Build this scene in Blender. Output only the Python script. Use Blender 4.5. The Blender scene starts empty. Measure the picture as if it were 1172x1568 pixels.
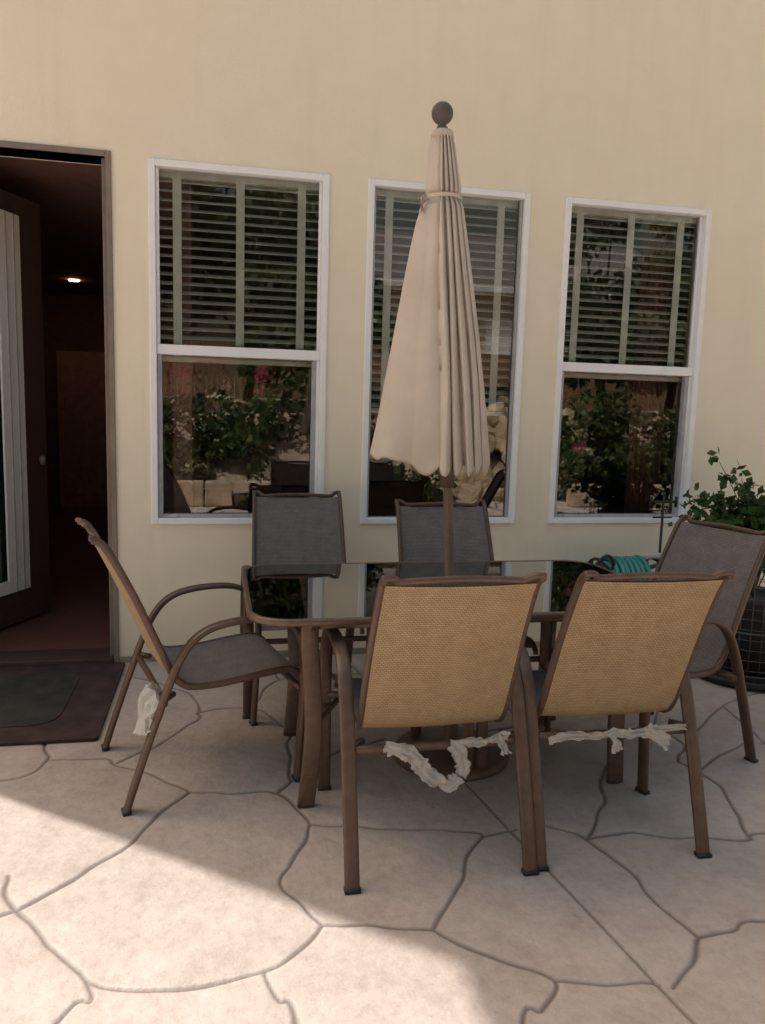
import bpy, math, random
import numpy as np
from mathutils import Vector, Matrix, noise
random.seed(7); np.random.seed(7)
S=bpy.context.scene
# ---------------------------------------------------------------- helpers
def link(o,parent=None):
    S.collection.objects.link(o)
    if parent: o.parent=parent
    return o
def empty(name,loc=(0,0,0),rz=0):
    e=bpy.data.objects.new(name,None); e.location=loc; e.rotation_euler=(0,0,rz); e.empty_display_size=.1
    return link(e)
def mesh(name,V,F,mat=None,smooth=False,parent=None,uv=None):
    m=bpy.data.meshes.new(name); m.from_pydata([tuple(v) for v in V],[],[tuple(f) for f in F]); m.update()
    if uv is not None:
        l=m.uv_layers.new(name='UV')
        for p in m.polygons:
            for li in p.loop_indices: l.data[li].uv=uv[m.loops[li].vertex_index]
    if mat: m.materials.append(mat)
    if smooth: m.polygons.foreach_set('use_smooth',[True]*len(m.polygons))
    o=bpy.data.objects.new(name,m); return link(o,parent)
def bevel(o,w=.003,seg=2):
    b=o.modifiers.new('b','BEVEL'); b.width=w; b.segments=seg; b.limit_method='ANGLE'; return o
def boxvf(x0,x1,y0,y1,z0,z1,off=0):
    V=[(x0,y0,z0),(x1,y0,z0),(x1,y1,z0),(x0,y1,z0),(x0,y0,z1),(x1,y0,z1),(x1,y1,z1),(x0,y1,z1)]
    F=[(0,3,2,1),(4,5,6,7),(0,1,5,4),(1,2,6,5),(2,3,7,6),(3,0,4,7)]
    return V,[tuple(i+off for i in f) for f in F]
def box(name,x0,x1,y0,y1,z0,z1,mat,parent=None,bv=0):
    V,F=boxvf(x0,x1,y0,y1,z0,z1); o=mesh(name,V,F,mat,parent=parent)
    if bv: bevel(o,bv)
    return o
def boxes(name,L,mat,parent=None,bv=0):
    V=[];F=[]
    for b in L:
        v,f=boxvf(*b,off=len(V)); V+=v;F+=f
    o=mesh(name,V,F,mat,parent=parent)
    if bv: bevel(o,bv)
    return o
def catmull(P,n=6,closed=False):
    P=[Vector(p) for p in P]; N=len(P); out=[]
    rng=range(N if closed else N-1)
    for i in rng:
        if closed: a,b,c,d=P[i-1],P[i],P[(i+1)%N],P[(i+2)%N]
        else: a,b,c,d=P[max(i-1,0)],P[i],P[i+1],P[min(i+2,N-1)]
        for k in range(n):
            t=k/n
            out.append(.5*((2*b)+(c-a)*t+(2*a-5*b+4*c-d)*t*t+(3*b-a-3*c+d)*t**3))
    if not closed: out.append(P[-1])
    return out
def sweep(P,w,h,ref=(1,0,0),n=6,seg=10,closed=False,power=2.6,wf=None):
    """elliptical tube along P; w along ref axis, h across"""
    pts=catmull(P,n,closed) if n>1 else [Vector(p) for p in P]
    V=[];F=[];N=len(pts);ref=Vector(ref)
    for i,p in enumerate(pts):
        if closed: t=pts[(i+1)%N]-pts[i-1]
        else: t=pts[min(i+1,N-1)]-pts[max(i-1,0)]
        t.normalize(); a=(ref-t*ref.dot(t)).normalized(); b=t.cross(a)
        s=wf(i/(N-1)) if wf else 1
        for k in range(seg):
            th=2*math.pi*k/seg; c,sn=math.cos(th),math.sin(th)
            cx=math.copysign(abs(c)**(2/power),c)*w/2*s; cy=math.copysign(abs(sn)**(2/power),sn)*h/2*s
            V.append(p+a*cx+b*cy)
    for i in range(N if closed else N-1):
        j=(i+1)%N
        for k in range(seg):
            k2=(k+1)%seg
            F.append((i*seg+k,i*seg+k2,j*seg+k2,j*seg+k))
    if not closed:
        F.append(tuple(range(seg))[::-1]); F.append(tuple((N-1)*seg+k for k in range(seg)))
    return V,F
def merge(parts):
    V=[];F=[]
    for v,f in parts:
        o=len(V); V+=list(v); F+=[tuple(i+o for i in q) for q in f]
    return V,F
def lathe(name,prof,mat,loc=(0,0,0),seg=32,parent=None,smooth=True):
    V=[];F=[]
    for r,z in prof:
        for k in range(seg):
            t=2*math.pi*k/seg; V.append((loc[0]+r*math.cos(t),loc[1]+r*math.sin(t),loc[2]+z))
    for i in range(len(prof)-1):
        for k in range(seg):
            k2=(k+1)%seg; F.append((i*seg+k,i*seg+k2,(i+1)*seg+k2,(i+1)*seg+k))
    F.append(tuple(range(seg))[::-1]); F.append(tuple((len(prof)-1)*seg+k for k in range(seg)))
    return mesh(name,V,F,mat,smooth,parent)
# ---------------------------------------------------------------- materials
class NT:
    def __init__(s,name):
        s.m=bpy.data.materials.new(name); s.m.use_nodes=True; s.t=s.m.node_tree; s.t.nodes.clear()
        s.out=s.n('ShaderNodeOutputMaterial')
    def n(s,ty,**k):
        d=s.t.nodes.new(ty)
        for a,b in k.items(): setattr(d,a,b)
        return d
    def l(s,a,b): s.t.links.new(a,b)
    def bsdf(s,col=(.5,.5,.5),r=.5,spec=.5,metal=0):
        b=s.n('ShaderNodeBsdfPrincipled'); b.inputs['Base Color'].default_value=(*col,1)
        b.inputs['Roughness'].default_value=r; b.inputs['Specular IOR Level'].default_value=spec
        b.inputs['Metallic'].default_value=metal; s.l(b.outputs[0],s.out.inputs[0]); s.b=b; return b
    def noise(s,scale,detail=4,rough=.55,co=None,dist=0):
        d=s.n('ShaderNodeTexNoise'); d.inputs['Scale'].default_value=scale; d.inputs['Detail'].default_value=detail
        d.inputs['Roughness'].default_value=rough; d.inputs['Distortion'].default_value=dist
        if co is not None: s.l(co,d.inputs['Vector'])
        return d.outputs['Fac']
    def co(s,which='Object'):
        return s.n('ShaderNodeTexCoord').outputs[which]
    def pos(s): return s.n('ShaderNodeNewGeometry').outputs['Position']
    def ramp(s,fac,stops):
        d=s.n('ShaderNodeValToRGB'); e=d.color_ramp.elements
        while len(e)<len(stops): e.new(.5)
        for i,(p,c) in enumerate(stops): e[i].position=p; e[i].color=(*c,1) if len(c)==3 else c
        s.l(fac,d.inputs[0]); return d.outputs[0]
    def mix(s,fac,a,b,mode='MIX'):
        d=s.n('ShaderNodeMix',data_type='RGBA',blend_type=mode)
        for v,i in ((fac,0),(a,6),(b,7)):
            if hasattr(v,'is_output'): s.l(v,d.inputs[i])
            elif i==0: d.inputs[0].default_value=v
            else: d.inputs[i].default_value=(*v,1)
        return d.outputs[2]
    def math(s,op,a,b=0):
        d=s.n('ShaderNodeMath',operation=op)
        for v,i in ((a,0),(b,1)):
            if hasattr(v,'is_output'): s.l(v,d.inputs[i])
            else: d.inputs[i].default_value=v
        return d.outputs[0]
    def bump(s,h,st=.3,dist=.01,prev=None):
        d=s.n('ShaderNodeBump'); d.inputs['Strength'].default_value=st; d.inputs['Distance'].default_value=dist
        s.l(h,d.inputs['Height'])
        if prev is not None: s.l(prev,d.inputs['Normal'])
        s.l(d.outputs[0],s.b.inputs['Normal']); return d.outputs[0]
def simple(name,col,r=.5,spec=.5,metal=0,var=.15,scale=12,bump=.0,bscale=120):
    t=NT(name); b=t.bsdf(col,r,spec,metal)
    f=t.noise(scale,4,.6,t.pos())
    lo=tuple(c*(1-var) for c in col); hi=tuple(min(1,c*(1+var)) for c in col)
    t.l(t.ramp(f,[(.3,lo),(.7,hi)]),b.inputs['Base Color'])
    if bump: t.bump(t.noise(bscale,3,.6,t.pos()),bump,.004)
    return t.m
def m_stucco():
    t=NT('stucco'); b=t.bsdf((.8,.7,.5),.92,.2); P=t.pos()
    big=t.noise(.7,3,.5,P); mid=t.noise(5,5,.6,P)
    c=t.ramp(big,[(.3,(.87,.77,.615)),(.7,(.91,.825,.675))])
    c=t.mix(.25,c,t.ramp(mid,[(.35,(.83,.73,.575)),(.65,(.93,.84,.69))]))
    sep=t.n('ShaderNodeSeparateXYZ'); t.l(P,sep.inputs[0])
    mp=t.n('ShaderNodeMapping'); mp.inputs['Scale'].default_value=(6,6,.5); t.l(P,mp.inputs[0])
    st=t.noise(1.2,5,.6,mp.outputs[0])
    zf=t.math('MAXIMUM',t.math('SUBTRACT',1,t.math('MULTIPLY',sep.outputs[2],3.0)),0)
    c=t.mix(t.math('MULTIPLY',zf,t.math('MULTIPLY',st,.5)),c,(.5,.40,.30))
    c=t.mix(t.math('MULTIPLY',t.math('MAXIMUM',t.math('SUBTRACT',st,.52),0),.7),c,(.70,.58,.45))
    t.l(c,b.inputs['Base Color'])
    n1=t.bump(t.noise(3,3,.5,P),.18,.03)
    t.bump(t.noise(110,4,.7,P),.45,.004,n1); return t.m
def m_stone(vor):
    t=NT('flagstone_outer' if vor else 'flagstone'); b=t.bsdf((.4,.3,.27),.6,.3); P=t.pos()
    k=1.6 if vor else 1  # outer paving lightened to bounce more sun onto the wall
    c=t.ramp(t.noise(1.3,5,.6,P),[(.28,(.40*k,.325*k,.295*k)),(.5,(.465*k,.385*k,.35*k)),(.72,(.535*k,.455*k,.415*k))])
    if not vor:
        c=t.mix(.45,c,t.ramp(t.noise(6,8,.68,P),[(.3,(.27,.21,.185)),(.48,(.44,.36,.325)),(.7,(.60,.51,.465))]))
        c=t.mix(.25,c,t.ramp(t.noise(26,5,.7,P),[(.35,(.28,.22,.20)),(.6,(.52,.44,.40))]))
        sp=t.noise(90,3,.7,P); c=t.mix(t.ramp(sp,[(.58,(0,0,0)),(.75,(.4,.4,.4))]),c,(.22,.175,.155))
        a=t.n('ShaderNodeAttribute',attribute_name='groove'); g=a.outputs['Fac']
    else:
        v=t.n('ShaderNodeTexVoronoi',feature='DISTANCE_TO_EDGE'); v.inputs['Scale'].default_value=1.9; t.l(P,v.inputs['Vector'])
        g=t.ramp(v.outputs['Distance'],[(.012,(1,1,1)),(.03,(0,0,0))])
    c=t.mix(g,c,(.12,.095,.085)); t.l(c,b.inputs['Base Color'])
    if not vor:
        t.l(t.ramp(t.noise(5,4,.6,P),[(.3,(.42,)*3),(.7,(.68,)*3)]),b.inputs['Roughness'])
        n1=t.bump(t.noise(4.5,5,.6,P),.7,.022); n2=t.bump(t.noise(24,4,.62,P),.4,.007,n1)
    return t.m
def m_sling(name,c1,c2,dark):
    t=NT(name); b=t.bsdf(c1,.7,.25); uv=t.co('UV')
    br=t.n('ShaderNodeTexBrick'); t.l(uv,br.inputs[0])
    br.inputs['Scale'].default_value=1; br.inputs['Brick Width'].default_value=.012; br.inputs['Row Height'].default_value=.007
    br.inputs['Mortar Size'].default_value=.0014; br.inputs['Mortar Smooth'].default_value=.6
    br.inputs['Color1'].default_value=(*c1,1); br.inputs['Color2'].default_value=(*c2,1); br.inputs['Mortar'].default_value=(*dark,1)
    c=t.mix(.25,br.outputs['Color'],t.ramp(t.noise(14,4,.6,uv),[(.3,dark),(.7,c2)]))
    t.l(c,b.inputs['Base Color'])
    t.bump(br.outputs['Fac'],.5,.0012)
    tr=t.n('ShaderNodeBsdfTranslucent'); t.l(c,tr.inputs[0])
    mx=t.n('ShaderNodeMixShader'); mx.inputs[0].default_value=.15
    t.l(b.outputs[0],mx.inputs[1]); t.l(tr.outputs[0],mx.inputs[2]); t.l(mx.outputs[0],t.out.inputs[0])
    return t.m
def m_glass(name,tint,gain,base,rough=.0):
    t=NT(name)
    tr=t.n('ShaderNodeBsdfTransparent'); tr.inputs[0].default_value=(*tint,1)
    gl=t.n('ShaderNodeBsdfGlossy'); gl.inputs['Roughness'].default_value=rough; gl.inputs[0].default_value=(1,1,1,1)
    fr=t.n('ShaderNodeFresnel'); fr.inputs[0].default_value=1.5
    f=t.math('MINIMUM',t.math('ADD',t.math('MULTIPLY',fr.outputs[0],gain),base),1)
    mx=t.n('ShaderNodeMixShader'); t.l(f,mx.inputs[0]); t.l(tr.outputs[0],mx.inputs[1]); t.l(gl.outputs[0],mx.inputs[2])
    t.l(mx.outputs[0],t.out.inputs[0]); return t.m
def m_leaf(name,a,bcol,c,trans=True):
    t=NT(name); b=t.bsdf(a,.5,.3); P=t.pos()
    g=t.n('ShaderNodeNewGeometry')
    col=t.ramp(g.outputs['Random Per Island'],[(0,a),(.5,bcol),(1,c)])
    if trans: col=t.mix(.4,col,t.ramp(t.noise(1.2,3,.6,P),[(.3,a),(.7,c)]))
    t.l(col,b.inputs['Base Color'])
    tr=t.n('ShaderNodeBsdfTranslucent'); t.l(col,tr.inputs[0])
    mx=t.n('ShaderNodeMixShader'); mx.inputs[0].default_value=.25
    t.l(b.outputs[0],mx.inputs[1]); t.l(tr.outputs[0],mx.inputs[2]); t.l(mx.outputs[0],t.out.inputs[0]); return t.m
M_wall=m_stucco(); M_stone=m_stone(False); M_stoneV=m_stone(True)
M_white=simple('white_vinyl',(.90,.90,.93),.4,.4,var=.03)
M_grey=simple('grey_screen_frame',(.42,.42,.44),.5,.4)
M_bronze=simple('bronze_powder_coat',(.105,.064,.046),.38,.5,.2,var=.2,scale=30,bump=.15,bscale=400)
M_bronzeL=simple('bronze_table_coat',(.125,.080,.056),.38,.5,.2,var=.2,scale=30,bump=.15,bscale=400)
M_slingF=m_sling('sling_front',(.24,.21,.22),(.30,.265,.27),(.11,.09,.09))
M_slingBounce=m_sling('sling_back',(.46,.335,.20),(.54,.405,.25),(.24,.16,.09))  # same cloth as the front; warm ground bounce painted into its colour
M_winglass=m_glass('window_glass',(.90,.92,.91),1.9,.03)
M_tableglass=m_glass('tinted_table_glass',(.055,.045,.045),1.6,.05,.015)
M_blind=simple('blind_slat',(.82,.80,.76),.5,.4)
M_tape=simple('blind_tape',(.86,.89,.86),.8,.2)
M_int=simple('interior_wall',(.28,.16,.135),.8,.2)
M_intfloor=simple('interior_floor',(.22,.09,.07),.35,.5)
M_darkwood=simple('dark_wood',(.08,.048,.042),.45,.4)
M_trim=simple('door_trim',(.24,.19,.165),.5,.3)
M_doorp=simple('interior_door',(.70,.48,.40),.5,.3)
M_mat=simple('door_mat',(.060,.036,.036),.8,.2,var=.35,scale=9,bump=.8,bscale=300)
M_mat2=simple('door_mat_inlay',(.046,.042,.039),.8,.2,var=.3,scale=9,bump=.8,bscale=300)
M_black=simple('black_wire',(.02,.02,.022),.5,.4)
M_wire=simple('cage_wire',(.07,.07,.08),.45,.5)
M_pole=simple('umbrella_pole',(.18,.125,.095),.4,.4)
M_finial=simple('finial_wood',(.11,.09,.085),.6,.3)
M_hose=simple('teal_hose',(.05,.27,.26),.45,.5)
M_pot=simple('plastic_pot',(.05,.045,.05),.6,.3)
M_leafR=m_leaf('rose_leaf',(.02,.05,.015),(.05,.11,.03),(.09,.17,.05))
M_leafT=m_leaf('tree_leaf',(.025,.045,.015),(.07,.10,.04),(.17,.19,.09),False)
M_leafY=m_leaf('shrub_leaf',(.03,.055,.015),(.08,.11,.035),(.18,.2,.08),False)
M_bark=simple('bark',(.12,.085,.06),.9,.1)
M_rock=simple('golden_rock',(.60,.48,.34),.9,.2,var=.35,scale=4,bump=.8,bscale=20)
M_dirt=simple('dirt',(.50,.41,.32),.95,.1,var=.3,scale=2)
def m_fabric():
    t=NT('umbrella_canvas'); b=t.bsdf((.70,.60,.49),.85,.15); P=t.pos()
    c=t.ramp(t.noise(5,4,.6,P),[(.3,(.60,.52,.455)),(.7,(.69,.61,.54))])
    c=t.mix(t.ramp(t.noise(2.3,5,.65,P),[(.55,(0,0,0)),(.75,(.35,.35,.35))]),c,(.50,.42,.34)); t.l(c,b.inputs['Base Color'])
    n=t.bump(t.noise(11,4,.55,P),.4,.012); t.bump(t.noise(500,2,.6,P),.2,.001,n)
    tr=t.n('ShaderNodeBsdfTranslucent'); t.l(c,tr.inputs[0])
    mx=t.n('ShaderNodeMixShader'); mx.inputs[0].default_value=.15
    t.l(b.outputs[0],mx.inputs[1]); t.l(tr.outputs[0],mx.inputs[2]); t.l(mx.outputs[0],t.out.inputs[0]); return t.m
M_fab=m_fabric()
def m_plastic():
    t=NT('white_plastic_film'); b=t.bsdf((.66,.64,.62),.3,.5)
    tr=t.n('ShaderNodeBsdfTransparent'); mx=t.n('ShaderNodeMixShader'); mx.inputs[0].default_value=.38
    t.bump(t.noise(60,4,.6,t.pos()),.8,.01)
    t.l(b.outputs[0],mx.inputs[1]); t.l(tr.outputs[0],mx.inputs[2]); t.l(mx.outputs[0],t.out.inputs[0]); return t.m
M_film=m_plastic()
# ---------------------------------------------------------------- ground & patio
mesh('ground',[(-300,-300,-.05),(300,-300,-.05),(300,300,-.05),(-300,300,-.05)],[(0,1,2,3)],M_dirt)
patio=empty('flagstone_patio')
X0,X1,Y0,Y1=-2.0,3.3,-3.3,.0
mesh('outer_paving',[(-12,-7.6,-.014),(14,-7.6,-.014),(14,.15,-.014),(-12,.15,-.014)],[(0,1,2,3)],M_stoneV,parent=patio)
cr=[[(-1.9,-1.25),(-1.3,-1.22),(-0.8,-1.32),(-0.66,-1.18),(-0.71,-1.02),(-.8,-.6),(-.7,0)],[(-0.66,-1.18),(-0.45,-1.18),(-0.39,-1.25),(-0.3,-1.31),(-0.18,-1.43),(-0.11,-1.51)],
[(-0.39,-1.23),(-0.31,-1.14),(-0.23,-1.06),(-0.09,-0.83),(-0.08,-0.76),(0.16,-0.75),(0.3,-1.03)],[(-0.08,-0.76),(-0.15,-0.5),(-0.35,-0.29)],
[(-0.11,-1.51),(-0.14,-1.57),(-0.22,-1.69),(-0.28,-1.82),(-0.36,-1.92),(-0.59,-2.13),(-1.1,-2.2),(-1.95,-2.1)],[(-0.11,-1.51),(0.01,-1.53),(0.21,-1.57),(0.27,-1.7),(0.3,-1.8)],
[(0.21,-1.57),(0.26,-1.48),(0.42,-1.31),(0.7,-1.16)],[(0.3,-1.8),(0.26,-1.93),(0.21,-2.03),(0.18,-2.09),(0.19,-2.16),(0.24,-2.23),(0.28,-2.32)],
[(0.3,-1.8),(0.42,-1.83),(0.57,-1.87),(0.83,-1.93),(0.86,-1.96)],[(0.86,-1.96),(0.76,-2.1),(0.68,-2.25),(0.58,-2.38)],
[(0.28,-2.32),(0.39,-2.34),(0.58,-2.38)],[(0.58,-2.38),(0.62,-2.44),(0.71,-2.52),(0.82,-2.63),(0.76,-2.7),(0.69,-2.74),(.5,-3.3)],
[(0.82,-2.63),(0.95,-2.65),(1.08,-2.68)],[(0.86,-1.96),(0.99,-1.94)],
[(1.45,-1.66),(1.39,-1.8),(1.3,-1.91),(1.25,-1.99),(1.2,-2.03)],[(1.04,-1.87),(1.15,-1.96),(1.2,-2.03),(1.25,-2.21),(1.25,-2.36),(1.28,-2.51),(1.29,-2.54)],
[(1.29,-2.54),(1.21,-2.62),(1.11,-2.69)],[(1.29,-2.54),(1.4,-2.52),(1.51,-2.51),(2.0,-2.7),(3.2,-2.6)],
[(1.2,-2.03),(1.36,-2.02),(1.44,-2.05),(1.54,-2.08),(1.74,-2.12),(1.84,-2.1),(2.4,-2.2),(2.6,-1.9),(3.3,-1.8)],
[(1.86,-1.55),(1.88,-1.64),(1.9,-1.76),(1.83,-1.94),(1.76,-2.12)],[(1.98,-1.41),(1.86,-1.55)],[(1.88,-1.64),(2.09,-1.52),(2.34,-1.46),(2.6,-1.9)],
[(1.98,-1.41),(1.96,-1.2),(1.75,-1.3),(1.45,-1.66)],[(0.28,-2.32),(0.21,-2.4),(0.11,-2.47),(-0.07,-2.49),(-0.24,-2.47),(-0.32,-2.42)],
[(0.11,-2.47),(0.14,-2.57),(0.17,-2.65),(.1,-3.3)],[(-0.32,-2.42),(-0.3,-2.49),(-0.37,-2.55),(-.6,-3.2)],[(-0.62,-1.94),(-0.56,-2.1),(-0.32,-2.42)],
[(1.98,-1.41),(2.45,-1.02),(2.79,-0.89),(3.3,-.9)],[(-0.35,-0.29),(-0.55,-0.16)],[(0.3,-1.03),(0.26,-1.48)],[(0.16,-0.75),(0.31,-0.37),(0.8,-0.35),(1.3,-.6),(1.4,-1.1),(1.75,-1.3)],
[(1.3,-.6),(1.9,-.5),(2.0,0)],[(1.9,-.5),(2.2,-.8),(1.96,-1.2)],[(2.34,-1.46),(2.45,-1.02)],[(0.31,-0.37),(.25,0)],[(.93,-1.2),(1.4,-1.1)]]
segs=[]
for pl in cr:
    pts=catmull([(x,y,0) for x,y in pl],8) if len(pl)>2 else [Vector((*pl[0],0)).lerp(Vector((*pl[1],0)),q/8) for q in range(9)]
    pts=[p+Vector((noise.noise(p*9)*.014,noise.noise(p*9+Vector((5,5,5)))*.014,0)) for p in pts]
    segs+=list(zip(pts[:-1],pts[1:]))
jseg=[(Vector((.72,-.2,0)),Vector((1.16,-3.3,0)))]
step=.0052
nx=int((X1-X0)/step)+1; ny=int((Y1-Y0)/step)+1
gx,gy=np.meshgrid(np.linspace(X0,X1,nx),np.linspace(Y0,Y1,ny))
def dist_to(segs):
    D=np.full(gx.shape,9.0)
    for A,B in segs:
        ix0=max(0,int((min(A.x,B.x)-.12-X0)/step)); ix1=min(nx,int((max(A.x,B.x)+.12-X0)/step)+1)
        iy0=max(0,int((min(A.y,B.y)-.12-Y0)/step)); iy1=min(ny,int((max(A.y,B.y)+.12-Y0)/step)+1)
        if ix1<=ix0 or iy1<=iy0: continue
        px=gx[iy0:iy1,ix0:ix1];py=gy[iy0:iy1,ix0:ix1]
        dx,dy=B.x-A.x,B.y-A.y; L=dx*dx+dy*dy+1e-12
        t=np.clip(((px-A.x)*dx+(py-A.y)*dy)/L,0,1)
        d=np.hypot(px-A.x-t*dx,py-A.y-t*dy)
        D[iy0:iy1,ix0:ix1]=np.minimum(D[iy0:iy1,ix0:ix1],d)
    return D
D=dist_to(segs); DJ=dist_to(jseg)
def ss(x): x=np.clip(x,0,1); return x*x*(3-2*x)
wv=.85+.30*np.sin(7*gx+3*np.sin(5*gy))*np.sin(6*gy+2*np.sin(4*gx))
gr=1-ss(D/(.0115*wv+.001)); gj=1-ss(DJ/.0085)
Z=-.0055*gr-.0022*np.exp(-D/.025)-.005*gj
for k in range(14):
    fx,fy,ph=np.random.uniform(-9,9),np.random.uniform(-9,9),np.random.uniform(0,6)
    Z+=.0004*np.sin(fx*gx+fy*gy+ph+1.5*np.sin(2.1*gx+ph)*np.cos(1.7*gy))
V=np.stack([gx.ravel(),gy.ravel(),Z.ravel()],1)
me=bpy.data.meshes.new('stamped_stones'); nf=(nx-1)*(ny-1)
me.vertices.add(nx*ny); me.vertices.foreach_set('co',V.ravel())
I=np.arange(nx*ny).reshape(ny,nx); Q=np.stack([I[:-1,:-1],I[:-1,1:],I[1:,1:],I[1:,:-1]],-1).reshape(-1,4)
me.loops.add(nf*4); me.loops.foreach_set('vertex_index',Q.ravel().astype(np.int32))
me.polygons.add(nf); me.polygons.foreach_set('loop_start',np.arange(0,nf*4,4,dtype=np.int32))
me.polygons.foreach_set('use_smooth',np.ones(nf,dtype=bool)); me.update(); me.validate()
at=me.attributes.new('groove','FLOAT','POINT'); at.data.foreach_set('value',np.maximum(gr*.85,gj*.85).ravel().astype(np.float32))
me.materials.append(M_stone); link(bpy.data.objects.new('stamped_stones',me),patio)
# ---------------------------------------------------------------- house
house=empty('stucco_house')
HX0,HX1,HH=-2.58,7.0,6.5  # unseen left corner and wall height chosen to place the shadow edge
WIN=[(-.355,.57),(.78,1.705),(1.92,2.845)]; WZ0,WZ1=.762,2.632
DX0,DX1,DZ=-1.5,-.56,2.62
op=[(a,b,WZ0,WZ1) for a,b in WIN]+[(DX0,DX1,.0,DZ)]
xs=sorted({HX0,HX1,*[v for o in op for v in o[:2]]}); zs=sorted({-.05,HH,*[v for o in op for v in o[2:]]})
V=[];F=[]
def quad(a,b,c,d):
    n=len(V); V.extend([a,b,c,d]); F.append((n,n+1,n+2,n+3))
for i in range(len(xs)-1):
    for j in range(len(zs)-1):
        cx=(xs[i]+xs[i+1])/2; cz=(zs[j]+zs[j+1])/2
        if any(o[0]<cx<o[1] and o[2]<cz<o[3] for o in op): continue
        x0,x1,z0,z1=xs[i],xs[i+1],zs[j],zs[j+1]
        quad((x0,0,z0),(x1,0,z0),(x1,0,z1),(x0,0,z1)); quad((x0,.16,z0),(x0,.16,z1),(x1,.16,z1),(x1,.16,z0))
for a,b,c,d in op:
    quad((a,0,c),(a,.16,c),(a,.16,d),(a,0,d)); quad((b,0,c),(b,0,d),(b,.16,d),(b,.16,c))
    quad((a,0,d),(a,.16,d),(b,.16,d),(b,0,d)); quad((a,0,c),(b,0,c),(b,.16,c),(a,.16,c))
mesh('front_wall',V,F,M_wall,parent=house)
boxes('foundation_curb',[(DX1+.03,HX1,-.012,-.001,-.02,.035),(HX0,DX0-.03,-.012,-.001,-.02,.035)],simple('concrete_curb',(.30,.25,.22),.9,.1,var=.3),house,.003)
box('left_side_wall',HX0,HX0+.16,.165,7.2,-.05,HH,M_wall,house)
box('right_side_wall',HX1-.16,HX1,.165,7.2,-.05,HH,M_wall,house)
box('rear_wall',HX0,HX1,7.2,7.36,-.05,HH,M_wall,house)
V=[(HX0-.0,-.5,HH),(HX1+.4,-.5,HH),(HX1+.4,7.8,HH),(HX0,7.8,HH),(HX0,-.5,HH+.16),(HX1+.4,-.5,HH+.16),(HX1+.4,7.8,HH+.16),(HX0,7.8,HH+.16),(HX0+3,3.5,HH+1.1),(HX1-3,3.5,HH+1.1)]  # unseen roof, overhang and height shaped to cast the patio shadow edge
F=[(0,3,2,1),(0,1,5,4),(1,2,6,5),(2,3,7,6),(3,0,4,7),(4,5,9,8),(5,6,9),(6,7,8,9),(7,4,8)]
M_roof=simple('roof_tile',(.35,.27,.22),.9,.1,var=.3,scale=8)
mesh('roof',V,F,M_roof,parent=house)
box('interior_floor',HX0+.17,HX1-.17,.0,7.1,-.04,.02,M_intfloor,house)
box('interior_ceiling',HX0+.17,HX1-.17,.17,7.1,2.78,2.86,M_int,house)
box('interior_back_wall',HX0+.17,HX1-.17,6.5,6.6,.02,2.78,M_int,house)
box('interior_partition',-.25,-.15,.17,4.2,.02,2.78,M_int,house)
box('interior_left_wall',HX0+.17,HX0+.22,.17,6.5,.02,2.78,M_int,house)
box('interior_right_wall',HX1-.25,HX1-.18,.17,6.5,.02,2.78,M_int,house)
boxes('interior_panel_door',[(-2.05,-1.25,6.44,6.5,.02,2.05),(-1.95,-1.7,6.425,6.445,.2,.9),(-1.6,-1.35,6.425,6.445,.2,.9),(-1.95,-1.7,6.425,6.445,1.05,1.9),(-1.6,-1.35,6.425,6.445,1.05,1.9)],M_doorp,house,.004)
t=NT('downlight'); e=t.n('ShaderNodeEmission'); e.inputs[0].default_value=(1,.55,.3,1); e.inputs[1].default_value=14; t.l(e.outputs[0],t.out.inputs[0])
lathe('ceiling_downlight',[(.0,0),(.06,0),(.06,-.008),(.0,-.009)],t.m,(-1.62,5.3,2.775),20,house)
boxes('door_frame',[(DX1,DX1+.028,-.012,.15,.0,DZ+.028),(DX0-.028,DX1-.001,-.012,.15,DZ,DZ+.028),(DX1-.022,DX1-.002,.02,.13,.02,DZ-.002)],M_trim,house,.003)
box('door_threshold',DX0,DX1-.003,-.03,.17,.0,.035,M_darkwood,house,.004)
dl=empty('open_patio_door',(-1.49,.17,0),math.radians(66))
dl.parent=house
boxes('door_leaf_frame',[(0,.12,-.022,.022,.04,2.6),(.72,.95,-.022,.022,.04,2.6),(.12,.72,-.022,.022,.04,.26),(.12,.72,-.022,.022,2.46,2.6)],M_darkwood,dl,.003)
boxes('door_leaf_lite_frame',[(.54,.735,-.036,-.023,.24,2.48),(.11,.54,-.036,-.023,2.40,2.48),(.11,.54,-.036,-.023,.24,.32)],M_white,dl,.003)  # wide white upright is a painted stand-in for the glass reflection
boxes('door_leaf_lite_bead',[(.60,.61,-.042,-.036,.24,2.48),(.67,.68,-.042,-.036,.24,2.48)],M_grey,dl,.002)
box('door_leaf_glass',.12,.72,-.004,.004,.26,2.46,M_winglass,dl)
lathe('door_handle',[(0,0),(.012,.0),(.02,.03),(.02,.05),(0,.06)],M_trim,(.88,-.04,1.0),16,dl)
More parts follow.
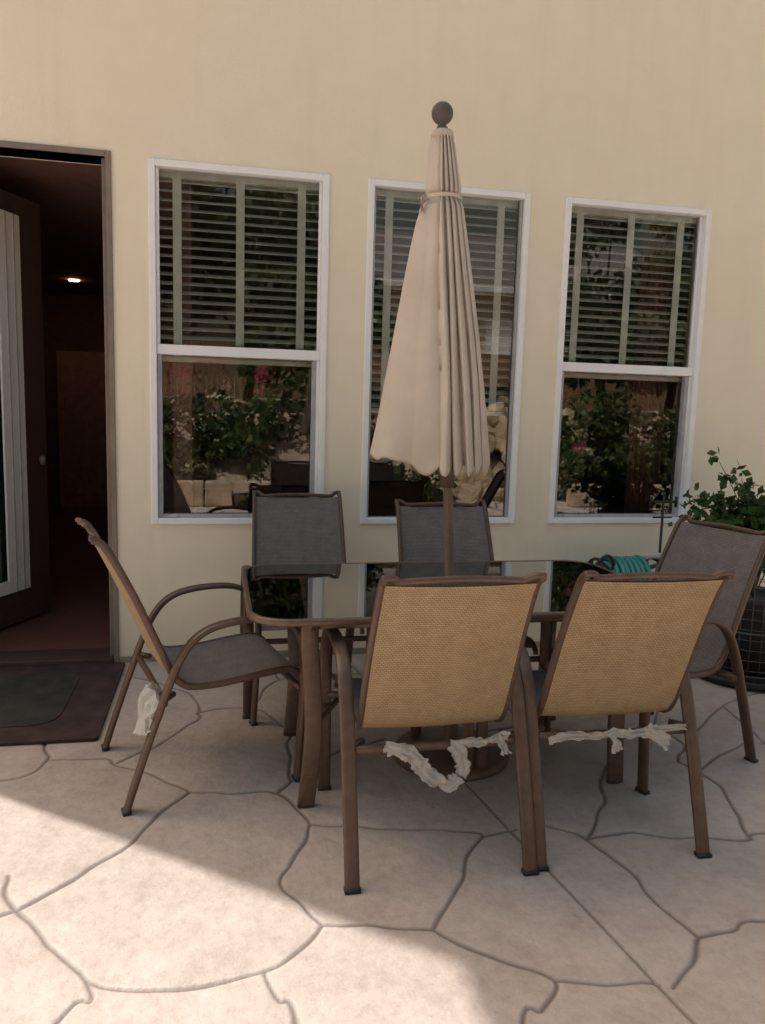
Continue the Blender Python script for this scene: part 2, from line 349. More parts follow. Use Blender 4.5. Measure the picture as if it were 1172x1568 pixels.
def window(i,x0,x1,hung):
    w=empty('window'); w.parent=house
    f=.034; zr=1.688
    L=[(x0,x0+f,-.014,.07,WZ0,WZ1),(x1-f,x1,-.014,.07,WZ0,WZ1),(x0+f,x1-f,-.014,.07,WZ1-f,WZ1),(x0+f,x1-f,-.014,.07,WZ0,WZ0+f)]
    boxes('frame',L,M_white,w,.004)
    a,b=x0+f,x1-f
    if hung:
        boxes('meeting_rail',[(a+.001,b-.001,.0,.06,zr-.026,zr+.026)],M_white,w,.004)
        boxes('upper_sash',[(a+.001,a+.016,.02,.05,zr+.027,WZ1-f-.001),(b-.016,b-.001,.02,.05,zr+.027,WZ1-f-.001)],M_white,w,.002)
        boxes('screen_frame',[(a+.001,a+.024,.012,.05,WZ0+f+.001,zr-.027),(b-.04,b-.018,.012,.05,WZ0+f+.001,zr-.027),(a+.025,b-.041,.012,.05,WZ0+f+.001,WZ0+f+.018)],M_grey,w,.002)
        boxes('lower_sash',[(b-.017,b-.001,.008,.055,WZ0+f+.001,zr-.027)],M_white,w,.002)
        mesh('upper_glass',[(a,.035,zr+.02),(b,.035,zr+.02),(b,.035,WZ1-f),(a,.035,WZ1-f)],[(0,1,2,3)],M_winglass,parent=w)
        mesh('lower_glass',[(a,.048,WZ0+f),(b,.048,WZ0+f),(b,.048,zr),(a,.048,zr)],[(0,1,2,3)],M_winglass,parent=w)
        for lx in (a+.07,):
            box('sash_lock',lx,lx+.03,.0,.02,WZ0+f+.001,WZ0+f+.022,M_grey,w,.003)
    else:
        boxes('glazing_bead',[(a+.001,a+.014,.01,.05,WZ0+f+.001,WZ1-f-.001),(b-.014,b-.001,.01,.05,WZ0+f+.001,WZ1-f-.001)],M_grey,w,.002)
        mesh('picture_glass',[(a,.035,WZ0+f),(b,.035,WZ0+f),(b,.035,WZ1-f),(a,.035,WZ1-f)],[(0,1,2,3)],M_winglass,parent=w)
    zb=1.66 if hung else 1.42
    parts=[];z=WZ1-.07
    while z>zb:
        h=.011; d=.023; j=random.uniform(-.0015,.0015)
        parts.append(([(a,.115-d,z-h),(b,.115-d,z-h+j),(b,.115,z+.002+j),(a,.115,z+.002),(b,.115+d,z+h+j),(a,.115+d,z+h)],[(0,1,2,3),(3,2,4,5)]))
        z-=.047
    Vv,Ff=merge(parts); o=mesh('blind_slats',Vv,Ff,M_blind,parent=w); sm=o.modifiers.new('s','SOLIDIFY'); sm.thickness=.003
    W=b-a
    boxes('blind_tapes',[(a+W*q-.022,a+W*q+.022,.084,.087,zb,WZ1-.04) for q in (.12,.5,.88)],M_tape,w)
    box('blind_bottom_rail',a,b,.09,.14,zb-.03,zb-.005,M_blind,w,.004)
    box('blind_headrail',a,b,.085,.15,WZ1-.06,WZ1-.002,M_blind,w,.003)
for i,(a,b) in enumerate(WIN): window(i,a,b,i!=1)
M_curt=simple('curtain',(.26,.09,.08),.9,.1)
V=[];F=[]
for c0,c1 in ((2.60,2.84),):
    n0=len(V)
    for k in range(31):
        x=c0+(c1-c0)*k/30; y=.32+.025*math.sin(k*1.3)
        V+=[(x,y,.3),(x,y,2.6)]
    F+=[(n0+2*k,n0+2*k+2,n0+2*k+3,n0+2*k+1) for k in range(30)]
mesh('curtains',V,F,M_curt,True,house)
# ---------------------------------------------------------------- door mat
mat=empty('door_mat')
def rrect(cx,cy,hx,hy,r,n=6):
    P=[]
    for sx,sy,a0 in ((1,1,0),(-1,1,90),(-1,-1,180),(1,-1,270)):
        for k in range(n+1):
            t=math.radians(a0+90*k/n); P.append((cx+sx*(hx-r)+r*math.cos(t),cy+sy*(hy-r)+r*math.sin(t)))
    return P
def slab(name,P,z0,z1,mat_,parent=None,bv=.003):
    n=len(P); V=[(x,y,z0) for x,y in P]+[(x,y,z1) for x,y in P]
    F=[tuple(range(n))[::-1],tuple(range(n,2*n))]+[(k,(k+1)%n,n+(k+1)%n,n+k) for k in range(n)]
    o=mesh(name,V,F,mat_,parent=parent)
    if bv: bevel(o,bv)
    return o
slab('mat_base',rrect(-1.24,-.53,.745,.49,.02),.002,.016,M_mat,mat)
slab('mat_inlay',rrect(-1.24,-.52,.55,.34,.12),.0165,.020,M_mat2,mat)
# ---------------------------------------------------------------- chairs
def build_chair_meshes():
    R={}
    side=[(.0,0.0),(.045,.14),(.10,.30),(.155,.45),(.20,.545),(.255,.605),(.33,.635),(.45,.645),(.55,.632),(.61,.59),(.642,.51),(.645,.35),(.635,.17),(.625,0)]
    post=[(-.085,.950),(-.055,.935),(-.02,.88),(.045,.75),(.11,.60),(.165,.475),(.20,.425),(.25,.405),(.36,.405),(.50,.42),(.60,.425),(.645,.405),(.655,.385)]
    parts=[]
    for s in (-1,1):
        parts.append(sweep([(s*.278,y,z) for y,z in side],.046,.024,seg=14,n=6))
    R['arm_and_leg_frame']=merge(parts)
    parts=[]
    for s in (-1,1):
        parts.append(sweep([(s*(.234-.008*(z>.6)*(z-.6)/.35),y,z) for y,z in post],.020,.026,seg=12,n=6))
        parts.append(sweep([(s*.225,.175,.385),(s*.278,.13,.385)],.022,.022,ref=(0,0,1),n=1))
    parts.append(sweep([(-.278,.135,.375),(0,.14,.37),(.278,.135,.375)],.028,.022,ref=(0,0,1),n=3))
    parts.append(sweep([(-.272,.635,.36),(0,.635,.36),(.272,.635,.36)],.026,.022,ref=(0,0,1),n=3))
    parts.append(sweep([(-.234,-.088,.955),(-.205,-.082,.955),(-.178,-.066,.940),(-.12,-.062,.942),(0,-.066,.946),(.12,-.062,.942),(.178,-.066,.940),(.205,-.082,.955),(.234,-.088,.955)],.020,.020,ref=(0,0,1),n=6))
    R['back_and_seat_frame']=merge(parts)
    prof=catmull([(0,y,z) for y,z in post[1:7]],6)
    def cloth(prof,sag,off,hw,N=16):
        V=[];F=[];U=[];d=0
        for i,p in enumerate(prof):
            if i: d+=(p-prof[i-1]).length
            t=(prof[min(i+1,len(prof)-1)]-prof[max(i-1,0)]).normalized(); nrm=Vector((0,t.z,-t.y))
            if nrm.y>0: nrm=-nrm
            v=i/(len(prof)-1)
            for k in range(N+1):
                u=k/N*2-1
                q=p+nrm*(off+sag*(1-u*u)*math.sin(math.pi*min(1,max(0,.15+v*.7))))
                V.append((u*hw,q.y,q.z)); U.append((u*hw+1,d+1))
        for i in range(len(prof)-1):
            for k in range(N):
                a=i*(N+1)+k; F.append((a,a+1,a+N+2,a+N+1))
        return V,F,U
    R['sling_back_face']=cloth(prof,.018,.009,.229)  # separate rear layer added to hold the bounce-lit colour
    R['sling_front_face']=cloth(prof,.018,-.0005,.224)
    sp=catmull([(0,y,z+.004) for y,z in post[6:12]],5)
    V=[];F=[];U=[];d=0;N=12
    for i,p in enumerate(sp):
        if i: d+=(p-sp[i-1]).length
        for k in range(N+1):
            u=k/N*2-1; v=i/(len(sp)-1)
            V.append((u*.226,p.y,p.z-.018*(1-u*u)*math.sin(math.pi*v)+.004)); U.append((u*.226+1,d+1))
    for i in range(len(sp)-1):
        for k in range(N):
            a=i*(N+1)+k; F.append((a,a+1,a+N+2,a+N+1))
    R['seat_sling']=(V,F,U)
    V,F=merge([boxvf(s*.278-.024,s*.278+.024,y-.014,y+.014,0,.012) for s in (-1,1) for y in (.002,.625)])
    R['foot_caps']=(V,F)
    return R
CM=build_chair_meshes(); mc={}
mats={'arm_and_leg_frame':M_bronze,'back_and_seat_frame':M_bronze,'sling_back_face':M_slingBounce,'sling_front_face':M_slingF,'seat_sling':M_slingF,'foot_caps':M_black}
for nme,d in CM.items():
    o=mesh(nme,d[0],d[1],mats[nme],True,uv=d[2] if len(d)>2 else None); mc[nme]=o.data; bpy.data.objects.remove(o)
def chair(x,y,deg):
    c=empty('patio_armchair',(x,y,0),math.radians(deg))
    for nme,d in mc.items(): link(bpy.data.objects.new(nme,d),c)
    return c
cA=chair(-.386,-1.365,-75.2); cB=chair(.66,-2.19,0); cC=chair(1.255,-2.185,-2)
cD=chair(.405,-.24,180); cE=chair(1.09,-.62,180); cF=chair(2.09,-1.33,106)
def ribbon(path,w,seed,n=8):
    pts=catmull(path,n); V=[];F=[]; K=8
    for i,p in enumerate(pts):
        a=noise.noise(Vector((i*.16,seed,0)))*1.7; ww=w*(.75+.6*abs(noise.noise(Vector((i*.3,seed,3)))))
        t=(pts[min(i+1,len(pts)-1)]-pts[max(i-1,0)]).normalized()
        up=Vector((0,0,1)) if abs(t.z)<.8 else Vector((1,0,0))
        s=t.cross(up).normalized(); u=s.cross(t)
        dr=(u*math.cos(a)+s*math.sin(a)); nn=dr.cross(t)
        for k in range(K+1):
            q=(k/K-.5)*ww
            jit=Vector((noise.noise(p*70+Vector((k,seed,0))),noise.noise(p*70+Vector((k,seed,9))),noise.noise(p*70+Vector((k,seed,5)))))*.004
            V.append(p+dr*q+jit+nn*(.006*math.sin(k*1.9+i*.15)))
    for i in range(len(pts)-1):
        for k in range(K): a=i*(K+1)+k; F.append((a,a+1,a+K+2,a+K+1))
    return V,F
def film(paths,parentmat):
    parts=[ribbon(p,ww,i*3.7+len(paths)) for i,(p,ww) in enumerate(paths)]
    V,F=merge(parts); V=[parentmat@Vector(v) for v in V]
    return mesh('plastic_wrap',V,F,M_film,True)
def mw(x,y,deg): return Matrix.Translation((x,y,0))@Matrix.Rotation(math.radians(deg),4,'Z')
film([([(-.16,.105,.385),(-.11,.10,.375),(-.07,.10,.345),(-.04,.10,.305),(.0,.095,.275),(.04,.095,.265),(.075,.095,.30),(.07,.10,.35),(.05,.105,.385)],.06),
      ([(-.17,.11,.39),(-.12,.105,.38),(-.08,.10,.38)],.04),
      ([(.04,.11,.385),(.09,.105,.39),(.14,.11,.385),(.18,.11,.395),(.23,.115,.40)],.035),([(.19,.11,.40),(.21,.10,.37),(.22,.10,.345)],.03)],mw(.66,-2.19,0))
film([([(-.23,.105,.37),(-.16,.105,.385),(-.08,.105,.38),(-.02,.10,.39),(.05,.10,.385),(.12,.10,.39),(.19,.105,.395),(.25,.11,.395)],.034),
      ([(-.02,.10,.395),(-.005,.09,.36),(.0,.09,.33)],.04),([(.1,.10,.395),(.15,.09,.37),(.18,.09,.345)],.05)],mw(1.255,-2.185,-2))
film([([(.20,.12,.42),(.23,.10,.37),(.25,.09,.31),(.25,.09,.26)],.09),([(.21,.11,.40),(.20,.08,.34),(.22,.06,.25)],.09),([(.24,.14,.38),(.26,.12,.33),(.25,.10,.28)],.06)],mw(-.386,-1.365,-75.2))
# ---------------------------------------------------------------- table
TX,TY=.90,-1.375
tb=empty('glass_patio_table',(TX,TY,0))
slab('glass_top',rrect(0,0,.795,.445,.13,8),.716,.723,M_tableglass,tb,.0015)
rim=[(x,y,.713) for x,y in rrect(0,0,.80,.45,.135,8)]
V,F=sweep(rim,.026,.022,ref=(0,0,1),n=1,closed=True,seg=10); mesh('rim',V,F,M_bronzeL,True,tb)
parts=[]
for sx in (-1,1):
    for sy in (-1,1):
        parts.append(sweep([(sx*.595,sy*.34,.70),(sx*.60,sy*.345,.62),(sx*.585,sy*.325,.45),(sx*.58,sy*.32,.25),(sx*.60,sy*.305,.0)],.062,.03,ref=(1,0,0),n=6,seg=12,power=5))
for sy in (-1,1): parts.append(sweep([(-.62,sy*.34,.675),(.62,sy*.34,.675)],.035,.022,ref=(0,0,1),n=1,power=4))
for sx in (-1,1):
    parts.append(sweep([(sx*.595,-.36,.672),(sx*.595,.36,.672)],.035,.022,ref=(0,0,1),n=1,power=4))
    parts.append(sweep([(sx*.58,-.31,.30),(sx*.45,-.1,.33),(sx*.45,.1,.33),(sx*.58,.31,.30)],.022,.018,ref=(0,0,1),n=5))
V,F=merge(parts); mesh('legs_and_rails',V,F,M_bronzeL,True,tb)
lathe('umbrella_hole_ring',[(.022,.0),(.034,.0),(.036,.004),(.024,.006)],M_bronze,(0,0.02,.7235),24,tb)
# ---------------------------------------------------------------- umbrella
um=empty('closed_patio_umbrella')
def axis(z):
    t=(z-.72)/1.75; return Vector((.90-.10*t,-1.36,z))
V,F=sweep([axis(.06),axis(1.3),axis(2.44)],.038,.038,n=4,seg=20,power=2); mesh('pole',V,F,M_pole,True,um)
p=axis(2.488)
prof=[(.0,-.085),(.020,-.084),(.022,-.055),(.017,-.045),(.015,-.040)]+[(.040*math.sin(a_),-.040*math.cos(a_)) for a_ in np.linspace(.4,math.pi-.02,16)]
lathe('finial',prof,M_finial,tuple(p),28,um)
p=axis(1.16); lathe('runner_hub',[(.0,-.05),(.026,-.05),(.028,-.01),(.04,0),(.04,.03),(.026,.04),(0,.04)],M_pole,tuple(p),20,um)
lathe('base',[(.0,.0),(.235,.0),(.24,.012),(.225,.03),(.15,.045),(.06,.06),(.035,.075),(.03,.09),(.028,.34),(.024,.345),(0,.345)],simple('cast_base',(.13,.08,.06),.5,.4,bump=.4),(.93,-1.36,.001),40,um)
zk=[2.415,2.36,2.27,2.19,2.10,2.00,1.84,1.68,1.50,1.36,1.225]
lw=[.042,.052,.064,.072,.105,.130,.165,.202,.246,.275,.305]
rw=[.038,.048,.060,.072,.082,.094,.112,.130,.146,.155,.163]
rows=100; cols=480; V=[];F=[]
def interp(z,arr): return float(np.interp(-z,[-q for q in zk],arr))
folds=[-1.02,-.48,-.12,.12,.38,.62,.83,1.02]       # lateral positions of the overlapping pleat edges
fdep=[.0,.012,.060,.055,.055,.045,.030]
RX=Vector((.954,-.298,0)); RY=Vector((.298,.954,0))   # bundled cloth hangs with its seam turned to one side
for i in range(rows+1):
    v=i/rows; z=2.415-(2.415-1.225)*v
    L=interp(z,lw); Rr=interp(z,rw); A=axis(z)
    for k in range(cols):
        th=2*math.pi*k/cols; c,s=math.cos(th),math.sin(th)
        x=c*(L if c<0 else Rr); ry=.5*(L+Rr)*.66
        y=s*ry; hem=0
        if s<0:
            u=c+.04*math.sin(4*v+1)*(1-abs(c))+.03*noise.noise(Vector((c*2,v*3,3)))*(1-abs(c))
            j=0
            while j<len(folds)-2 and u>folds[j+1]: j+=1
            w_=folds[j+1]-folds[j]; tt=min(1,max(0,(u-folds[j])/w_))
            sc=min(1,.40+.9*v)*(-s)**.5
            prof_=math.sin(math.pi*tt**.7)**.7 if j>1 else math.sin(math.pi*tt)**.8*.7
            y+=-(fdep[j]*prof_*sc)+(.02*sc if j>1 else 0)
            x+=.008*math.sin(6*v+j*2)*(1-abs(c))*v
            if v>.8:
                q=(v-.8)/.2
                hem=-q*( .050*prof_*(1 if j>1 else .1)+ .055*math.exp(-((c+.28)/.2)**2))
                if j<=1: y-=q*q*.015*math.sin(7*c+1)
        else:
            f1=abs(math.sin(8*th)); y-=.03*f1*min(1,.3+v)*s
        r=1+.03*noise.noise(Vector((c*2.5,s*2.5,z*2.2)))
        tie=math.exp(-((z-2.19)/.02)**2); r*=1-.17*tie
        y*=(1-.25*tie)
        if v>.8:
            q=(v-.8)/.2; hem+=-q*(.02*noise.noise(Vector((c*3,s*3,1))))
        Pq=A+RX*(x*r)+RY*(y*r); V.append((Pq.x,Pq.y,z+hem))
for i in range(rows):
    for k in range(cols):
        k2=(k+1)%cols; F.append((i*cols+k,(i+1)*cols+k,(i+1)*cols+k2,i*cols+k2))
o=mesh('canopy',V,F,M_fab,True,um); sm=o.modifiers.new('s','SOLIDIFY'); sm.thickness=.0025; sm.offset=-1
p=axis(2.42); lathe('canopy_cap',[(.0,-.02),(.042,-.018),(.040,.000),(.034,.008),(0,.010)],M_fab,tuple(p),24,um)
A=axis(2.19)
V,F=ribbon([A+RX*-.068+RY*-.03+Vector((0,0,.01)),A+RX*-.078+RY*-.04+Vector((0,0,-.02)),A+RX*-.080+RY*-.045+Vector((0,0,-.06))],.016,2); mesh('tie_tail',V,F,M_fab,True,um)
V,F=sweep([A+RX*a_+RY*b_ for a_,b_ in [(-.066,0),(-.05,-.045),(0,-.066),(.045,-.05),(.066,0),(.05,.05),(0,.06),(-.05,.05)]],.014,.005,ref=(0,0,1),n=4,closed=True,seg=6); mesh('tie_strap',V,F,M_fab,True,um)
parts=[]
for k in range(8):
    th=2*math.pi*k/8+.3; c,s=math.cos(th),math.sin(th); A=axis(1.30); T=axis(2.38)
    parts.append(sweep([(T.x+.02*c,T.y+.02*s,2.38),(A.x+.08*c-.03,A.y+.05*s,1.28)],.010,.010,n=1,seg=6))
V,F=merge(parts); mesh('ribs',V,F,M_pole,True,um)
# ---------------------------------------------------------------- foliage helper
def leaves(name,centers,n,size,mat_,parent=None,elong=1.6,flat=0):
    V=np.zeros((n*4,3)); w=np.array([c[3]*c[4]*c[5] for c in centers])**.7; w/=w.sum()
    idx=np.random.choice(len(centers),n,p=w); C=np.array(centers)[idx]
    d=np.random.normal(size=(n,3)); d/=np.linalg.norm(d,axis=1)[:,None]
    r=np.random.uniform(.25,1,n)**.45; P=C[:,:3]+d*r[:,None]*C[:,3:6]
    a=np.random.normal(size=(n,3))+d*.5; a/=np.linalg.norm(a,axis=1)[:,None]
    b=np.cross(a,np.random.normal(size=(n,3))); b/=np.linalg.norm(b,axis=1)[:,None]
    s=size*np.random.uniform(.6,1.3,n)[:,None]
    V[0::4]=P-a*s*elong*.5; V[1::4]=P+b*s*.5; V[2::4]=P+a*s*elong*.5; V[3::4]=P-b*s*.5
    F=np.arange(n*4).reshape(n,4)
    m=bpy.data.meshes.new(name); m.from_pydata(V.tolist(),[],F.tolist()); m.materials.append(mat_)
    return link(bpy.data.objects.new(name,m),parent)
# house plants on a sill table inside the double-hung windows
M_pink=simple('orchid_petals',(.75,.12,.32),.5,.3); M_pale=simple('pale_petals',(.75,.55,.50),.5,.3)
def houseplant(x,y,zb,flower,seed):
    random.seed(seed); np.random.seed(seed)
    h=empty('potted_houseplant'); lathe('pot',[(0,0),(.06,0),(.085,.14),(.09,.15),(.075,.15),(0,.14)],M_pot,(x,y,zb),20,h)
    boxes('plant_table',[(x-.25,x+.25,y-.15,y+.2,zb-.03,zb-.002),(x-.24,x-.2,y-.14,y-.1,.02,zb-.03),(x+.2,x+.24,y-.14,y-.1,.02,zb-.03),(x-.24,x-.2,y+.14,y+.18,.02,zb-.03),(x+.2,x+.24,y+.14,y+.18,.02,zb-.03)],M_darkwood,h,.003)
    parts=[];cl=[]
    for k in range(9):
        t=random.uniform(0,6.28); r=random.uniform(.05,.2); zz=zb+random.uniform(.3,.72)
        parts.append(sweep([(x,y,zb+.14),(x+r*.4*math.cos(t),y+r*.4*math.sin(t),(zb+zz)/2+.1),(x+r*math.cos(t),y+r*.6*math.sin(t),zz)],.008,.008,n=4,seg=5)); cl.append((x+r*math.cos(t),y+r*.6*math.sin(t),zz,.07,.06,.08))
    V,F=merge(parts); mesh('stems',V,F,M_leafR,True,h)
    leaves('leaves',cl+[(x,y,zb+.25,.14,.1,.1)],260,.07,M_leafR,h,2.2)
    leaves('flowers',flower,70,.045,M_pink if seed%2 else M_pale,h,1.1)
houseplant(.10,.42,.95,[(.24,.34,1.60,.03,.03,.05),(.22,.34,1.53,.03,.03,.04)],3)
houseplant(.0,.62,.95,[(.02,.5,1.55,.06,.04,.05),(-.04,.5,1.42,.05,.04,.05)],4)
houseplant(2.25,.5,.85,[(2.3,.42,1.2,.04,.04,.03)],5)
# ---------------------------------------------------------------- rose in wire planter
random.seed(21); np.random.seed(21)
px,py=2.86,-.62
pl=empty('wire_planter')
parts=[]
for zz in (.07,.30,.55,.78):
    parts.append(sweep([(px+.27*math.cos(t),py+.27*math.sin(t),zz) for t in np.linspace(0,2*math.pi,33)[:-1]],.010,.010,ref=(0,0,1),n=1,closed=True,seg=6))
for k in range(32):
    t=2*math.pi*k/32; parts.append(sweep([(px+.27*math.cos(t),py+.27*math.sin(t),.03),(px+.27*math.cos(t),py+.27*math.sin(t),.78)],.005,.005,n=1,seg=5))
for q in np.arange(.1,.78,.055):
    parts.append(sweep([(px+.268*math.cos(t),py+.268*math.sin(t),q) for t in np.linspace(0,2*math.pi,33)[:-1]],.004,.004,ref=(0,0,1),n=1,closed=True,seg=5))
V,F=merge(parts); mesh('wire_cage',V,F,M_wire,True,pl)
lathe('base_dish',[(0,.0),(.28,.0),(.31,.02),(.315,.05),(.30,.05),(.29,.025),(0,.02)],M_black,(px,py,.001),36,pl)
lathe('inner_pot',[(0,.03),(.13,.03),(.17,.42),(.185,.43),(.185,.47),(.17,.47),(.16,.44),(0,.44)],M_pot,(px+.03,py,.0),32,pl)
rb=empty('rose_bush')
parts=[];cl=[]
def stem(tx,ty,tz,k):
    P=[(px+.02,py,.44),((px+tx)/2+.02,(py+ty)/2,.55+(tz-.55)*.6),(tx,ty,tz)]
    pp=catmull(P,6); parts.append(sweep(P,.008,.008,n=6,seg=6,wf=lambda q:1-.6*q))
    for q in pp[4:]:
        for _ in range(2):
            o_=Vector((random.gauss(0,.035),random.gauss(0,.035),random.gauss(0,.025)))
            cl.append((q.x+o_.x,q.y+o_.y,q.z+o_.z,.028,.028,.02))
for k in range(26):
    t=random.uniform(0,6.28); r=random.uniform(.08,.40)
    stem(px-.05+r*math.cos(t),py+.6*r*math.sin(t),random.uniform(.78,1.00),k)
for (tx,ty,tz) in ((2.60,-.62,1.18),(2.50,-.66,1.03),(2.68,-.70,1.10),(2.47,-.6,.93),(2.74,-.66,1.03),(2.55,-.7,.88),(3.0,-.6,1.05),(2.93,-.7,1.03),(2.42,-.62,.98)):
    stem(tx,ty,tz,0)
V,F=merge(parts); mesh('stems',V,F,simple('green_stem',(.10,.13,.05),.6,.3),True,rb)
leaves('leaves',cl,1700,.034,M_leafR,rb,1.5)
gs=empty('metal_garden_stake')
V,F=merge([sweep([(2.49,-.3,0),(2.49,-.3,.99)],.014,.014,n=1,seg=8),sweep([(2.41,-.3,.93),(2.57,-.3,.93)],.014,.014,ref=(0,0,1),n=1,seg=8),sweep([(2.43,-.3,.84),(2.55,-.3,.84)],.010,.010,ref=(0,0,1),n=1,seg=8),sweep([(2.41,-.3,.90),(2.41,-.3,.96)],.016,.016,n=1,seg=8),sweep([(2.57,-.3,.90),(2.57,-.3,.96)],.016,.016,n=1,seg=8)])
mesh('cross_stake',V,F,M_black,True,gs)
hr=empty('garden_hose_reel')
hx,hy=2.28,-.30; HZ=.45
parts=[]
for s in (-1,1):
    parts.append(sweep([(hx+s*.19,hy-.13,0),(hx+s*.19,hy,HZ+.02),(hx+s*.19,hy+.13,0)],.02,.02,ref=(1,0,0),n=4))
    parts.append(sweep([(hx+s*.175,hy+.15*math.cos(t),HZ+.15*math.sin(t)) for t in np.linspace(0,6.283,25)[:-1]],.018,.018,ref=(1,0,0),n=1,closed=True,seg=8))
    for q in range(3):
        t=q*math.pi/3; parts.append(sweep([(hx+s*.175,hy-.15*math.cos(t),HZ-.15*math.sin(t)),(hx+s*.175,hy+.15*math.cos(t),HZ+.15*math.sin(t))],.014,.014,ref=(1,0,0),n=1))
parts.append(sweep([(hx-.20,hy,HZ),(hx+.20,hy,HZ)],.05,.05,ref=(0,0,1),n=1))
parts.append(sweep([(hx-.21,hy-.06,.50),(hx-.225,hy-.08,.58),(hx-.17,hy-.09,.635),(hx-.12,hy-.08,.59),(hx-.13,hy-.06,.5)],.02,.02,ref=(0,1,0),n=5))
V,F=merge(parts); mesh('reel_frame',V,F,M_black,True,hr)
pts=[]
for k in range(14*24):
    t=k/24*2*math.pi; u=(k/24)%7/7; layer=(k/24)//7
    xx=hx-.13+.22*(u if layer==0 else 1-u)+.010*noise.noise(Vector((k*.1,0,0)))
    rr=.125+.026*layer+.030*noise.noise(Vector((k*.05,4,0))); pts.append((xx,hy+rr*math.cos(t),HZ+rr*math.sin(t)))
pts+= [(hx+.2,hy-.05,.58),(hx+.25,hy-.08,.5),(hx+.24,hy-.1,.2),(hx+.1,hy-.2,.02),(hx-.2,hy-.15,.015)]
V,F=sweep(pts,.026,.026,ref=(1,0,0),n=1,seg=8,power=2); mesh('coiled_hose',V,F,M_hose,True,hr)
V,F=sweep([(hx+.10,hy-.02,.61),(hx+.15,hy-.06,.63),(hx+.21,hy-.08,.61),(hx+.25,hy-.1,.57)],.035,.03,ref=(0,0,1),n=4); mesh('spray_nozzle',V,F,M_grey,True,hr)
# ---------------------------------------------------------------- back yard (seen in the window reflections)
yard=empty('rock_retaining_bank')
import bmesh
bm=bmesh.new()
for k in range(240):
    x=random.uniform(3.2,5.6) if k<150 else random.uniform(-9,12); q=random.random(); y=-7.6-1.5*q; z=-.1+1.65*q+random.uniform(-.05,.12); s=random.uniform(.10,.24)
    M=Matrix.Translation((x,y,z))@Matrix.Rotation(random.uniform(0,6),4,Vector((random.random(),random.random(),1)).normalized())@Matrix.Diagonal((s*random.uniform(.8,1.5),s,s*random.uniform(.55,.9),1))
    r=bmesh.ops.create_icosphere(bm,subdivisions=2,radius=1,matrix=M)
    for v in r['verts']: v.co+=Vector((noise.noise(v.co*4),noise.noise(v.co*4+Vector((7,0,0))),noise.noise(v.co*4+Vector((0,9,0)))))*.09
me=bpy.data.meshes.new('rocks'); bm.to_mesh(me); bm.free(); me.materials.append(M_rock); link(bpy.data.objects.new('rocks',me),yard)
V=[];F=[]
NX,NY=40,24
for j in range(NY+1):
    for i in range(NX+1):
        x=-60+120*i/NX; v=j/NY; y=-7.7-60*v**2; 
        z=-.1+1.35*min(1,(-7.7-y)/1.6)+max(0,(-9.3-y))*.05+.15*noise.noise(Vector((x*.3,y*.3,0)))
        V.append((x,y,z))
for j in range(NY):
    for i in range(NX): a=j*(NX+1)+i; F.append((a,a+NX+1,a+NX+2,a+1))
mesh('hillside',V,F,M_dirt,True)
def tree(x,y,z0,H,R,n,mat_,seed,leaf=.16,low=.2):
    random.seed(seed); np.random.seed(seed)
    t=empty('garden_tree'); parts=[];cl=[]
    base=Vector((x,y,z0)); top=base+Vector((random.uniform(-.3,.3),random.uniform(-.3,.3),H*.5))
    parts.append(sweep([base-Vector((0,0,.3)),base+(top-base)*.5+Vector((.1,.05,0)),top],.22,.22,n=5,seg=10,wf=lambda q:1-.5*q))
    for k in range(15):
        a=random.uniform(0,6.28); rr=R*random.uniform(.2,.85); hz=z0+H*random.uniform(low,.92)
        e=Vector((x+rr*math.cos(a),y+rr*math.sin(a),hz)); s=base+(top-base)*random.uniform(.3,1)
        parts.append(sweep([s,(s+e)/2+Vector((0,0,.2)),e],.08,.08,n=4,seg=7,wf=lambda q:1-.7*q))
        cl.append((e.x,e.y,e.z,R*random.uniform(.3,.5),R*random.uniform(.3,.5),R*random.uniform(.22,.36)))
        e2=e+Vector((random.uniform(-1,1),random.uniform(-1,1),random.uniform(-.6,.3)))*R*.35
        cl.append((e2.x,e2.y,e2.z,R*.25,R*.25,R*.2))
    V,F=merge(parts); mesh('trunk_and_limbs',V,F,M_bark,True,t)
    leaves('crown',cl,n,leaf,mat_,t)
tree(-2.2,-12.0,1.4,5.4,2.2,5500,M_leafT,1,.13); tree(.5,-12.4,1.4,4.9,2.0,5500,M_leafY,2,.13); tree(2.6,-14,1.5,4.0,1.7,4500,M_leafT,3,.13)
tree(8.4,-11.8,1.4,5.0,2.0,5500,M_leafT,4,.13); tree(10.8,-13,1.4,5.0,2.3,5000,M_leafY,5,.13); tree(-6.5,-13,1.4,5.5,2.6,3500,M_leafT,6)
random.seed(11); np.random.seed(11)
sh=empty('flowering_shrubs'); cl=[]
for k in range(70):
    x=random.choice([random.uniform(-6,2.8),random.uniform(5.8,10)]); y=random.uniform(-9.2,-7.4); h=random.uniform(.3,.7)
    zz=max(0,min(1.25,(-7.6-y)/1.5*1.3))
    cl.append((x,y,zz+h*.55,random.uniform(.3,.55),random.uniform(.3,.5),h))
for x in (2.4,2.9,3.3): cl.append((x,-7.2,.22,.38,.3,.3))
for k in range(10): cl.append((random.uniform(3,6),-9.6,1.6,.5,.4,.35))
leaves('shrub_foliage',cl,20000,.085,M_leafY,sh)
M_fl=simple('magenta_petals',(.55,.05,.15),.6,.2)
leaves('blossoms',[(1.9,-8.9,1.9,.5,.4,.4),(-.6,-9,1.8,.3,.3,.3)],160,.07,M_fl,sh,1.1)
lw_=empty('low_garden_wall')
boxes('wall_blocks',[(x,x+.38,-6.95,-6.7,-.01,.34) for x in list(np.arange(-5,2.2,.4))+list(np.arange(5.4,10,.4))],M_rock,lw_,.02)
nh=empty('neighbour_house')
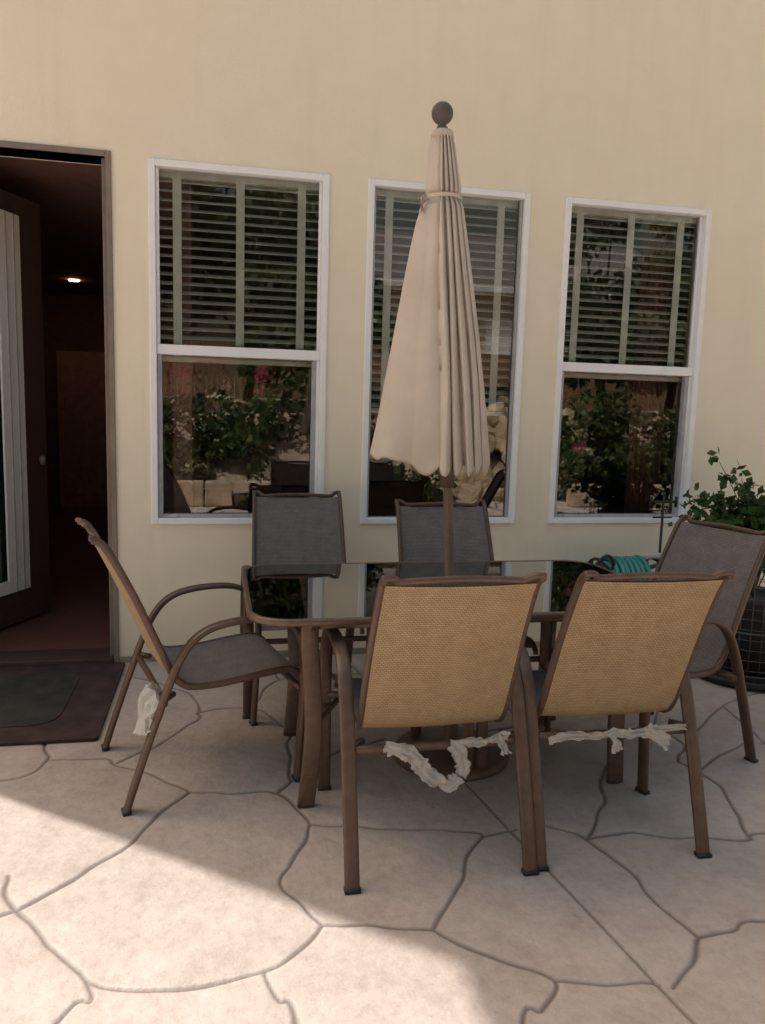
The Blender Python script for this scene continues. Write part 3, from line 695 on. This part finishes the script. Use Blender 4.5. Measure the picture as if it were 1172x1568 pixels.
M_nw=simple('neighbour_stucco',(.60,.52,.42),.9,.1); M_nr=simple('neighbour_roof',(.22,.20,.20),.9,.1,var=.3,scale=6)
box('walls',5.5,17,-31,-23,1.2,6.0,M_nw,nh)
mesh('gable_roof',[(5,-22.4,5.9),(17.5,-22.4,5.9),(17.5,-31.6,5.9),(5,-31.6,5.9),(5,-27,8.6),(17.5,-27,8.6)],[(0,1,5,4),(2,3,4,5),(0,4,3),(1,2,5),(0,3,2,1)],M_nr,parent=nh)
boxes('neighbour_windows',[(x,x+1.3,-22.98,-22.94,3.2,4.8) for x in (6.5,9.5,12.5)],M_white,nh)
box('fascia',5,17.5,-22.42,-22.36,5.7,5.92,M_white,nh)
boxes('garden_fence',[(x,x+.14,-17.02,-16.98,1.4,3.1) for x in np.arange(-14,18,.15)],simple('fence_wood',(.30,.2,.13),.9,.1))
# ---------------------------------------------------------------- light
el=math.radians(58); d=Vector((.78,-.62,0)).normalized()*math.cos(el)+Vector((0,0,-math.sin(el)))
sl=bpy.data.lights.new('sun','SUN'); sl.energy=5; sl.angle=math.radians(.55); sl.color=(1,.97,.91)
so=link(bpy.data.objects.new('sun',sl)); so.rotation_euler=d.to_track_quat('-Z','Y').to_euler(); so.location=(-5,8,12)
w=bpy.data.worlds.new('World'); S.world=w; w.use_nodes=True; nt=w.node_tree; bg=nt.nodes['Background']
sk=nt.nodes.new('ShaderNodeTexSky'); sk.sky_type='NISHITA'; sk.sun_disc=False; sk.sun_elevation=el; sk.sun_rotation=math.atan2(-d.x,-d.y)
sk.dust_density=10; sk.air_density=2.8; sk.ozone_density=3
nt.links.new(sk.outputs[0],bg.inputs[0]); bg.inputs[1].default_value=.15
# ---------------------------------------------------------------- camera
a=math.radians(12.1);p=math.radians(7.5);r=.0288
Fv=Vector((math.sin(a)*math.cos(p),math.cos(a)*math.cos(p),-math.sin(p))); R=Vector((math.cos(a),-math.sin(a),0)); U=R.cross(Fv)
c=math.cos(r);s=math.sin(r); X=c*R+s*U; Y=-s*R+c*U; Zc=-Fv
M=Matrix(((X.x,Y.x,Zc.x,0),(X.y,Y.y,Zc.y,-4.24),(X.z,Y.z,Zc.z,1.4),(0,0,0,1)))
cam=bpy.data.cameras.new('camera'); co=link(bpy.data.objects.new('camera',cam)); co.matrix_world=M
cam.sensor_fit='VERTICAL'; cam.sensor_height=24; cam.lens=24*1175/1568; cam.clip_end=1000; cam.clip_start=.05
S.camera=co
S.view_settings.view_transform='Standard'; S.view_settings.look='None'; S.view_settings.exposure=0
